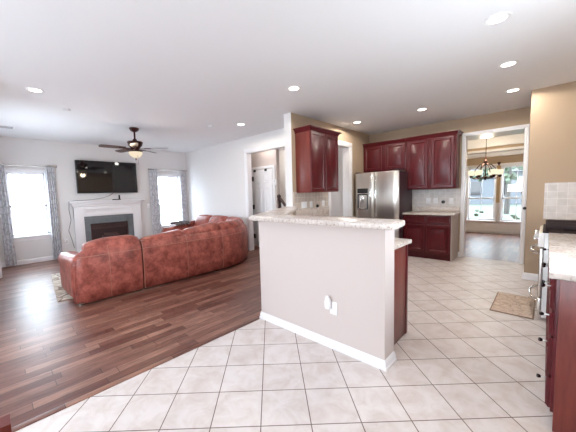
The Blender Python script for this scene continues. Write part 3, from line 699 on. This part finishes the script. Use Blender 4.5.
curtain('curtain', 4.17, 4.34, 0.02, 2.20, -8.08, 'grey patterned curtain in the corner right of the far living room window', flare=0.95, folds=4)
curtain('curtain', -7.45, -6.85, 0.02, 2.2, 0.035, 'pale drape hanging at the very left edge of the view', mat='drape', folds=7, axis='x')
def rod(y0, y1, z, label):
    r = thing('curtain_rod', (-8.07, (y0 + y1) / 2, z), label, 'curtain rod', 'curtain rods')
    m = MB(); m.tube([(-8.02, y0, z), (-8.02, y1, z)], 0.010, 8); m.build('rod', 'nickel', r)
    for y, s in ((y0, -1), (y1, 1)):
        m = MB(); m.lathe((-8.02, y, z), [(0.0, 0.03 * s), (0.018, 0.022 * s), (0.02, 0.008 * s), (0.01, 0)][::-1], 10, 'y'); m.build('finial', 'nickel', r)
    for y in (y0 + 0.05, y1 - 0.05): MB().box((-8.149, y - 0.008, z - 0.012), (-8.012, y + 0.008, z + 0.006)).build('bracket', 'nickel', r)
rod(0.10, 1.12, 2.14, 'thin metal curtain rod over the left living room window')
rod(3.22, 4.36, 2.17, 'thin metal curtain rod over the right living room window')

# ------------------------------------------------------------------ sectional sofa
sofa = thing('sectional_sofa', (-5.2, 2.3, 0), 'large curved brown leather sectional sofa seen from behind, facing the fireplace', 'sofa')
AC = Vector((-5.48, 2.95)); AR = 1.24
def sofa_path(kind):
    if kind == 0:
        c = Vector((-4.40, 0.83)); arc = [(c + Vector((math.cos(a), math.sin(a))) * 0.16, Vector((math.cos(a), math.sin(a)))) for a in [math.radians(-85 + 85 * k / 7) for k in range(8)]]
        return arc + [(Vector((-4.24, 0.83 + 0.685 * k / 8)), Vector((1, 0))) for k in range(1, 9)]
    if kind == 1: return [(Vector((-4.24, 1.535 + 1.415 * k / 12)), Vector((1, 0))) for k in range(13)]
    if kind == 2: return [(AC + Vector((math.cos(a), math.sin(a))) * AR, Vector((math.cos(a), math.sin(a)))) for a in [PI / 2 * k / 16 for k in range(17)]]
    return [(Vector((-5.49 - 1.36 * k / 10, 4.19)), Vector((0, 1))) for k in range(11)]
BACK = [(-0.03, 0.018), (0.0, 0.03), (0.012, 0.20), (0.018, 0.45), (0.008, 0.62), (-0.015, 0.705), (-0.045, 0.742), (-0.09, 0.75), (-0.16, 0.70), (-0.16, 0.03)]
def zs(kind, s):
    if kind == 0: return 1.0 - 0.14 * max(0, 1 - s / 0.55)
    if kind == 1: return 0.985 + 0.015 * s
    return 1.0
for k in range(4):
    P = sofa_path(k); rings = []
    for i, (p, nn) in enumerate(P):
        s = i / (len(P) - 1); e = min(s, 1 - s) * (len(P) - 1); sh = 0.012 if e < 0.5 else 0.0
        rings.append([Vector((p.x + nn.x * (o_ - sh), p.y + nn.y * (o_ - sh), z * (zs(k, s) if z > 0.3 else 1))) for o_, z in BACK])
    m = MB(); m.loft(rings); bk = m.build('back_panel', 'leather', sofa, sharp=80)
    m = MB(); m.tube([Vector((p.x + nn.x * 0.009, p.y + nn.y * 0.009, 0.632)) for i, (p, nn) in enumerate(P)], 0.0045, 6)
    cuts = {0: (10,), 1: (0, 6, 12), 2: (9,), 3: (5,)}[k]
    for cidx in cuts:
        p, nn = P[cidx]; m.tube([Vector((p.x + nn.x * (o_ + 0.002), p.y + nn.y * (o_ + 0.002), z)) for o_, z in BACK[1:7]], 0.004, 6)
    m.build('piping', 'piping', bk)
CUSH = [(-0.075, 0.60), (-0.05, 0.70), (-0.045, 0.76), (-0.075, 0.815), (-0.13, 0.845), (-0.20, 0.845), (-0.27, 0.80), (-0.32, 0.70), (-0.36, 0.52), (-0.34, 0.42), (-0.18, 0.42), (-0.09, 0.48)]
def back_cushion(kind, i0, i1, tops):
    P = sofa_path(kind); n = 16; rings = []; cz = 0.60; cn = -0.19
    for k in range(n + 1):
        s = k / n; f = i0 + (i1 - i0) * s; j = min(int(f), len(P) - 2); w = f - j
        p = P[j][0].lerp(P[j + 1][0], w); nn = P[j][1].lerp(P[j + 1][1], w).normalized()
        e = min(s, 1 - s) * 2; sc = 0.88 + 0.12 * min(1, e / 0.22) ** 0.5
        q = s * (len(tops) - 1); a = min(int(q), len(tops) - 2); top = tops[a] + (tops[a + 1] - tops[a]) * (q - a)
        up = (top - cz) / 0.245
        rings.append([Vector((p.x + nn.x * (cn + (o_ - cn) * sc), p.y + nn.y * (cn + (o_ - cn) * sc), cz + (z - cz) * sc * (up if z > cz else 1))) for o_, z in CUSH])
    m = MB(); m.loft(rings); return m.build('back_cushion', 'leather', sofa, sharp=80)
back_cushion(0, 4.5, 15, [0.66, 0.755, 0.81, 0.835, 0.84, 0.835, 0.825]); back_cushion(1, 0.1, 5.95, [0.755, 0.79, 0.81, 0.835]); back_cushion(1, 6.05, 11.9, [0.81, 0.84, 0.87, 0.905])
back_cushion(2, 0.2, 7.9, [0.88, 0.87, 0.86]); back_cushion(2, 8.1, 15.8, [0.86, 0.87, 0.87]); back_cushion(3, 0.2, 4.9, [0.87, 0.88, 0.87]); back_cushion(3, 5.1, 9.8, [0.87, 0.88, 0.86])
m = MB(); m.box((-5.20, 0.86, 0.08), (-4.42, 1.515, 0.31), 0.02); m.box((-5.20, 1.535, 0.08), (-4.42, 2.95, 0.31), 0.02)
m.prism([(-4.42, 2.955), (-4.46, 3.3), (-4.72, 3.70), (-5.08, 3.90), (-5.36, 3.90), (-5.36, 3.10), (-5.20, 2.955)], 0.08, 0.31, 0.02); m.box((-6.80, 3.10, 0.08), (-5.37, 3.98, 0.31), 0.02); m.build('seat_base', 'leather', sofa)
for lo, hi in (((-5.27, 0.90, 0.30), (-4.56, 1.51, 0.47)), ((-5.27, 1.54, 0.30), (-4.56, 2.24, 0.47)), ((-5.27, 2.245, 0.30), (-4.56, 2.95, 0.47)), ((-6.03, 3.03, 0.30), (-5.37, 3.76, 0.47)), ((-6.72, 3.03, 0.30), (-6.04, 3.76, 0.47))):
    m = MB(); m.box(lo, hi, 0.05, 4); m.build('seat_cushion', 'leather', sofa, sharp=60)
m = MB(); m.prism([(-4.60, 2.96), (-4.64, 3.25), (-4.84, 3.56), (-5.12, 3.74), (-5.36, 3.75), (-5.36, 3.03), (-5.26, 2.96)], 0.30, 0.47, 0.045, 4); m.build('seat_cushion', 'leather', sofa, sharp=60)
def arm(path, width, label=None):
    """padded arm swept along path points (x, y, top height); width across"""
    rings = []
    for (x, y, h, wx, wy) in path:
        prof = [(-0.5, 0.06), (-0.52, 0.25), (-0.50, h - 0.16), (-0.58, h - 0.08), (-0.42, h - 0.01), (0, h), (0.42, h - 0.01), (0.58, h - 0.08), (0.50, h - 0.16), (0.5, 0.06)]
        rings.append([Vector((x + wx * a * width, y + wy * a * width, z)) for a, z in prof])
    m = MB(); m.loft(rings); return m.build('arm', 'leather', sofa, sharp=80)
arm([(-4.27, 0.79, 0.60, 0, 1), (-4.34, 0.79, 0.64, 0, 1), (-4.5, 0.79, 0.64, 0, 1), (-4.7, 0.785, 0.62, 0, 1), (-4.95, 0.78, 0.61, 0, 1), (-5.18, 0.78, 0.60, 0, 1), (-5.28, 0.78, 0.57, 0, 1), (-5.32, 0.78, 0.50, 0, 0.85)], 0.20)
arm([(-6.93, 4.15, 0.70, 1, 0), (-6.93, 3.9, 0.72, 1, 0), (-6.93, 3.6, 0.65, 1, 0), (-6.93, 3.3, 0.61, 1, 0), (-6.93, 3.08, 0.59, 1, 0), (-6.93, 3.02, 0.50, 0.85, 0)], 0.20)
for x, y in ((-4.34, 0.76), (-5.20, 0.80), (-4.33, 1.47), (-4.33, 1.60), (-4.33, 2.85), (-4.75, 3.75), (-5.55, 4.08), (-6.88, 4.08), (-6.88, 3.10), (-5.15, 2.9)):
    m = MB(); z0 = 0.0135 if -6.5 < x < -4.55 and y < 2.95 else 0.0; m.lathe((x, y, 0), [(0.055, z0), (0.06, z0 + 0.012), (0.05, 0.085)], 14); m.build('foot', 'nickel', sofa)
m = MB(); rings = []
for i in range(9):
    s = i / 8; x = -7.08 + 0.34 * s; z = 0.675 + 0.06 * math.sin(PI * s)
    rings.append([Vector((x, 3.30 + 0.40 * k / 10 , z + 0.015 * math.sin(k * 2.1 + i))) for k in range(11)] + [Vector((x, 3.30 + 0.40 * k / 10, z - 0.03)) for k in range(10, -1, -1)])
m.loft(rings); tag(m.build('throw_blanket', 'throw', sharp=80), 'folded dark grey throw over the far arm of the leather sofa', 'blanket')

# ------------------------------------------------------------------ rugs
tag(MB().prism([(-4.69, 0.545), (-4.55, 2.70), (-6.35, 2.84), (-6.50, 0.70)], 0.001, 0.013, 0.004).build('area_rug', 'rug'), 'cream patterned area rug under the leather sofa', 'rug')
t = thing('kitchen_mat', (-0.24, 4.22, 0), 'beige patterned kitchen mat on the tile floor in front of the range', 'mat')
MB().box((-0.42, 3.85, 0.001), (-0.055, 4.60, 0.009), 0.003).build('binding', 'mat_edge', t)
MB().box((-0.408, 3.865, 0.008), (-0.067, 4.585, 0.011), 0.001).build('weave', 'mat', t)

# ------------------------------------------------------------------ ceiling fan
FX, FY = -5.81, 2.094
fan = thing('ceiling_fan', (FX, FY, CZ), 'bronze ceiling fan with five blades and a glowing glass bowl over the sofa', 'ceiling fan')
m = MB(); m.lathe((FX, FY, 0), [(0.085, CZ), (0.09, CZ - 0.02), (0.07, CZ - 0.055), (0.03, CZ - 0.08), (0.0, CZ - 0.08)], 24); m.build('canopy', 'bronze', fan)
m = MB(); m.tube([(FX, FY, CZ - 0.07), (FX, FY, 2.50)], 0.017, 10); m.lathe((FX, FY, 0), [(0.025, 2.53), (0.05, 2.49), (0.05, 2.47)], 16); m.build('downrod', 'bronze', fan)
m = MB(); m.lathe((FX, FY, 0), [(0.0, 2.49), (0.05, 2.485), (0.135, 2.475), (0.145, 2.46), (0.135, 2.44), (0.125, 2.40), (0.085, 2.355), (0.06, 2.33), (0.06, 2.30), (0.0, 2.30)], 32); m.build('motor', 'bronze', fan)
m = MB(); m.lathe((FX, FY, 0), [(0.055, 2.31), (0.12, 2.30), (0.135, 2.285), (0.125, 2.275), (0.0, 2.275)], 32); m.build('light_fitter', 'bronze', fan)
m = MB(); m.lathe((FX, FY, 0), [(0.125, 2.28), (0.122, 2.25), (0.105, 2.21), (0.07, 2.18), (0.025, 2.165), (0.0, 2.164)], 32); m.build('glass_bowl', 'bowl', fan)
m = MB(); m.lathe((FX, FY, 0), [(0.0, 2.168), (0.014, 2.16), (0.01, 2.145), (0.016, 2.13), (0.0, 2.11)], 12); m.tube([(FX + 0.10, FY, 2.28), (FX + 0.10, FY, 2.02)], 0.003, 5); m.build('finial', 'bronze', fan)
for k in range(5):
    a = math.radians(-22 + 72 * k); ca, sa = math.cos(a), math.sin(a); tilt = math.radians(11)
    def bp(r, w, dz=0.0): return Vector((FX + ca * r - sa * w * math.cos(tilt), FY + sa * r + ca * w * math.cos(tilt), 2.345 + w * math.sin(tilt) + dz))
    m = MB(); R = []
    for r, w in ((0.18, 0.050), (0.22, 0.058), (0.36, 0.066), (0.52, 0.070), (0.58, 0.066), (0.612, 0.050), (0.622, 0.025)):
        R.append([bp(r, -w, -0.003), bp(r, w, -0.003), bp(r, w, 0.004), bp(r, -w, 0.004)])
    m.loft(R); bl = m.build('blade', 'blade', fan)
    m = MB(); m.loft([[bp(r, -w, -0.012), bp(r, w, -0.012), bp(r, w, -0.002), bp(r, -w, -0.002)] for r, w in ((0.07, 0.018), (0.16, 0.016), (0.20, 0.035), (0.27, 0.03), (0.29, 0.01))]); m.build('blade_iron', 'bronze', bl)
lamp_at('bulb', (FX, FY, 2.13), fan, 6, (1.0, 0.80, 0.58), 0.06)

# ------------------------------------------------------------------ recessed lights
LPOS = [(-0.338, 2.998, 'recessed ceiling light nearest the camera, at the top right'), (-0.359, 4.158, 'second recessed ceiling light from the top right, above the range side'),
        (-0.398, 5.304, 'recessed ceiling light beside the tan corner of the range wall'), (-1.573, 5.28, 'recessed ceiling light in front of the tall right wall cabinet'),
        (-2.733, 5.208, 'recessed ceiling light in front of the refrigerator, near the tan side wall'), (-2.404, 2.894, 'recessed ceiling light over the breakfast bar'),
        (-4.283, 3.532, 'recessed ceiling light over the curved corner of the sofa'), (-4.559, 0.504, 'recessed ceiling light at the far left, over the wood floor')]
WARM = (1.0, 0.93, 0.82)
for i, (x, y, lab) in enumerate(LPOS):
    if i == 0:
        dl0 = thing('recessed_light', (x, y, CZ), lab, 'ceiling light', 'recessed ceiling lights')
        m = MB(); m.lathe((x, y, 0), [(0.062, CZ - 0.001), (0.062, CZ - 0.004), (0.075, CZ - 0.010), (0.088, CZ - 0.007), (0.092, CZ - 0.001)], 28); m.build('trim_ring', 'white', dl0)
        m = MB(); m.lathe((x, y, 0), [(0.0, CZ - 0.0035), (0.062, CZ - 0.0035), (0.062, CZ - 0.001)], 24); m.build('lens', 'lens', dl0)
        lamp_at('bulb', (x, y, CZ - 0.02), dl0, 17, WARM, 0.05, 'SPOT')
        r = dl0
    else:
        r = copy_tree(dl0); r.location = (x, y, CZ)
    r['label'] = lab
for (x, y, lab) in ((-5.23, 0.93, 'small white smoke detector on the ceiling left of the fan'), (-4.75, 3.15, 'small white smoke detector on the ceiling near the sofa corner')):
    t = thing('smoke_detector', (x, y, CZ), lab, 'smoke detector', 'ceiling detectors')
    m = MB(); m.lathe((x, y, 0), [(0.05, CZ - 0.001), (0.05, CZ - 0.012), (0.04, CZ - 0.022), (0.0, CZ - 0.024)], 20); m.build('case', 'ceiling', t)
t = thing('ceiling_vent', (-7.1, 0.28, CZ), 'pale slatted air vent in the ceiling at the far left', 'vent')
m = MB(); m.panel((-7.22, 0.10, CZ - 0.001), (0, 1, 0), (1, 0, 0), 0.34, 0.24, [(0, 0), (0.0, 0.006), (0.02, 0.008), (0.024, 0.003)]); m.build('frame', 'trim', t)
m = MB()
for k in range(7): m.box((-7.19 + 0.028 * k, 0.125, CZ - 0.011), (-7.178 + 0.028 * k, 0.415, CZ - 0.004))
m.build('slat', plain('vent_grey', (0.45, 0.45, 0.47), 0.5), t)

# ------------------------------------------------------------------ outlets
def plate(axis, face, sgn, u, z, w, h, label, gang=1, kind='wall_outlet', cat='outlet', grp='wall outlets'):
    n = face + sgn * 0.006
    loc = (u, face, z) if axis == 'x' else (face, u, z); r = thing(kind, loc, label, cat, grp)
    def bx(mb, u0, u1, n0, n1, za, zb, bev):
        n0, n1 = sorted((n0, n1))
        if axis == 'x': mb.box((u0, n0, za), (u1, n1, zb), bev)
        else: mb.box((n0, u0, za), (n1, u1, zb), bev)
    m = MB(); bx(m, u - w / 2, u + w / 2, face, n, z - h / 2, z + h / 2, 0.002); m.build('plate', 'white', r)
    for g in range(gang):
        uc = u + (g - (gang - 1) / 2) * 0.046; m = MB(); bx(m, uc - 0.016, uc + 0.016, n, n + sgn * 0.003, z - 0.034, z + 0.034, 0.001); m.build('socket' if kind == 'wall_outlet' else 'rocker', 'trim', r)
    return r
plate('y', -3.132, 1, 3.985, 1.165, 0.16, 0.115, 'wide white switch plate under the side wall cabinet, nearest the bar', 2, 'wall_switch', 'switch')
plate('y', -3.132, 1, 4.19, 1.165, 0.085, 0.115, 'white outlet plate second along the side wall under the cabinet')
plate('y', -3.132, 1, 4.585, 1.165, 0.085, 0.115, 'white outlet plate beside the hallway casing under the side wall cabinet')
for x, lab in ((-1.815, 'leftmost white outlet plate on the tiled wall right of the refrigerator'), (-1.675, 'second white outlet plate on the tiled wall right of the refrigerator'), (-1.395, 'white switch plate on the tiled wall nearest the dining doorway')):
    plate('x', 6.592, -1, x, 1.135, 0.085, 0.115, lab)
def dial(loc, axis, sgn, label):
    m = MB(); k = sgn; m.lathe(loc, [(0.0, 0.03 * k), (0.022, 0.028 * k), (0.026, 0.006 * k), (0.034, 0.004 * k), (0.034, 0.0)], 16, axis); return tag(m.build('plug_adapter', 'black'), label, 'plug', 'black plugs')
dial((-3.132, 4.385, 1.125), 'x', 1, 'round black plug on the side wall tile under the cabinet')
dial((-1.535, 6.592, 1.11), 'y', -1, 'round black plug on the tiled wall between white plates')
plate('x', 2.04, -1, -1.30, 0.365, 0.075, 0.115, 'white outlet plate low on the front of the beige half wall')
t = thing('air_freshener', (-1.335, 2.0, 0.43), 'white plug-in air freshener in the outlet of the beige half wall', 'air freshener')
m = MB(); m.pillow((-1.338, 2.008, 0.405), (0.055, 0.042, 0.10), 0.6); m.build('warmer', 'white', t)
m = MB(); m.lathe((-1.338, 2.003, 0.445), [(0.018, 0), (0.020, 0.012), (0.013, 0.03), (0.0, 0.034)], 14); m.build('cap', 'trim', t)

# ------------------------------------------------------------------ chandelier
CX, CY = -1.145, 8.9
ch = thing('chandelier', (CX, CY, 2.80), 'bronze chandelier with glowing cream glass shades in the dining room', 'chandelier')
m = MB(); m.lathe((CX, CY, 0), [(0.06, 2.80), (0.06, 2.785), (0.02, 2.76), (0.0, 2.76)], 16); m.build('canopy', 'bronze', ch)
m = MB(); m.tube([(CX, CY, 2.77), (CX, CY, 2.03)], 0.008, 8); m.build('rod', 'bronze', ch)
m = MB(); m.lathe((CX, CY, 0), [(0.0, 2.10), (0.03, 2.06), (0.045, 2.02), (0.03, 1.97), (0.014, 1.93), (0.014, 1.68), (0.04, 1.65), (0.03, 1.60), (0.012, 1.575), (0.0, 1.56)], 16); m.build('hub', 'bronze', ch)
for k in range(6):
    a = math.radians(60 * k + 12); d = Vector((math.cos(a), math.sin(a), 0)); o3 = Vector((CX, CY, 0))
    m = MB(); m.tube([o3 + d * r + Vector((0, 0, z)) for r, z in ((0.03, 1.99), (0.12, 1.96), (0.20, 1.86), (0.245, 1.74))], 0.011, 6); m.tube([o3 + d * r + Vector((0, 0, z)) for r, z in ((0.03, 1.66), (0.12, 1.615), (0.22, 1.615), (0.28, 1.655), (0.29, 1.70))], 0.013, 6)
    am = m.build('arm', 'bronze', ch)
    m = MB(); c3 = o3 + d * 0.29; m.lathe(c3, [(0.02, 1.635), (0.042, 1.67), (0.036, 1.70)], 12); m.build('candle_cup', 'bronze', am)
    m = MB(); m.lathe(c3, [(0.032, 1.695), (0.062, 1.72), (0.066, 1.765), (0.074, 1.825), (0.070, 1.825), (0.064, 1.765), (0.056, 1.72), (0.0, 1.70)], 16); m.build('glass_shade', 'shade', am)
lamp_at('bulb', (CX, CY, 2.2), ch, 24, (1, 0.85, 0.62), 0.1)
t = thing('tan_curtain', (-1.04, 10.55, 0.6), 'narrow tan curtain strip between the two dining room windows', 'curtain')
m = MB(); m.box((-1.085, 10.53, 0.93), (-0.995, 10.575, 2.02), 0.008); m.build('fabric', 'tanpanel', t)
m = MB(); m.lathe((-1.04, 10.55, 2.08), [(0.0, -0.06), (0.02, -0.05), (0.02, -0.02), (0.045, 0.0), (0.035, 0.035), (0.0, 0.05)], 12); m.build('finial', 'bronze', t)

# ------------------------------------------------------------------ foreground dining chair
t = thing('dining_chair', (-0.47, -0.22, 0), 'red brown wooden dining chair, its back post just showing at the bottom left', 'chair')
for y in (-0.021, -0.43):
    m = MB(); m.loft([[(x + dx, y - 0.018 + dy, z) for dx, dy in ((-s, 0), (s, 0), (s, 0.036), (-s, 0.036))] for x, z, s in ((-0.62, 0.0, 0.017), (-0.60, 0.45, 0.02), (-0.63, 0.80, 0.018), (-0.66, 0.995, 0.016))]); m.build('back_post', 'mahogany', t)
for z0, z1, xx in ((0.86, 0.975, -0.652), (0.60, 0.66, -0.615)): MB().box((xx - 0.011, -0.43, z0), (xx + 0.011, -0.024, z1), 0.004).build('rail', 'mahogany', t)
for k in range(4):
    y = -0.10 - 0.085 * k; m = MB(); m.loft([[(x - 0.006, y - 0.012, z), (x + 0.006, y - 0.012, z), (x + 0.006, y + 0.012, z), (x - 0.006, y + 0.012, z)] for x, z in ((-0.617, 0.655), (-0.65, 0.865))]); m.build('slat', 'mahogany', t)
MB().box((-0.625, -0.455, 0.43), (-0.20, 0.012, 0.47), 0.012).build('seat', 'mahogany', t)
for y in (-0.425, -0.02): MB().box((-0.26, y - 0.019, 0.0), (-0.222, y + 0.019, 0.432), 0.004).build('leg', 'mahogany', t)

# ------------------------------------------------------------------ outside
struct('ground', MB().box((-70, 11.0, -0.5), (70, 70, -0.4)), 'grass')
struct('ground', MB().box((-70, -70, -0.5), (70, 11.0, -0.4)), 'paving')
def tree(x, y, h, r, label, seed):
    rnd = random.Random(seed); t = thing('tree', (x, y, -0.4), label, 'tree', 'trees outside the dining windows')
    m = MB(); m.tube([(x, y, -0.4), (x + 0.1, y, h * 0.4), (x, y, h * 0.75)], [0.16, 0.12, 0.05], 8); m.build('trunk', 'bark', t)
    m = MB()
    for k in range(150):
        a = rnd.uniform(0, 2 * PI); q = r * math.sqrt(rnd.random()); z = h * rnd.uniform(0.3, 1.0); q *= 1.1 - 0.6 * abs(z / h - 0.6)
        c = Vector((x + q * math.cos(a), y + q * math.sin(a), z)); s = rnd.uniform(0.15, 0.4); d1 = Vector((rnd.gauss(0, 1), rnd.gauss(0, 1), rnd.gauss(0, 1))).normalized(); d2 = d1.orthogonal().normalized()
        m.loft([[c + (d1 * math.cos(w) + d2 * math.sin(w)) * s * 0.5 + d1.cross(d2) * hh for w in (0, PI / 2, PI, 3 * PI / 2)] for hh in (-0.1, 0.1)])
    m.build('foliage', 'leaf', t)
tree(-3.6, 19, 6.0, 1.8, 'leafy tree outside, left in the left dining window', 1)
tree(-1.9, 24, 7.0, 2.0, 'leafy tree outside, between the two dining windows', 2)
tree(-0.5, 18, 5.5, 1.3, 'leafy tree outside, in the right dining window', 3)
hs = thing('house', (-4.5, 40, -0.4), 'pale neighbouring house seen far off through the dining windows', 'house')
MB().box((-9, 38, -0.4), (0, 44, 3.0)).build('wall', 'siding', hs)
m = MB(); m.loft([[(x, 37.5, 3.0), (x, 44.5, 3.0), (x, 41, 5.4)] for x in (-9.4, 0.4)]); m.build('roof', 'shingle', hs)
for x in (-8, -5.8, -3.6, -1.4): MB().box((x - 0.5, 37.95, 0.6), (x + 0.5, 38.02, 2.1)).build('window', 'screen', hs)
for k in range(5):
    x = -2.6 + 0.5 * k; m = MB(); rnd = random.Random(k)
    for q in range(40):
        c = Vector((x + rnd.uniform(-0.17, 0.17), 11.7 + rnd.uniform(-0.17, 0.17), -0.4 + abs(rnd.gauss(0.45, 0.25)))); m.pillow(c, (0.14, 0.14, 0.06), 0.8, nu=6, nv=4, mat=Matrix.Rotation(rnd.uniform(-1, 1), 3, 'X'))
    tag(m.build('shrub', 'leaf'), 'low green shrub in the hedge row below the dining room windows', 'shrub', 'hedge outside the dining windows')
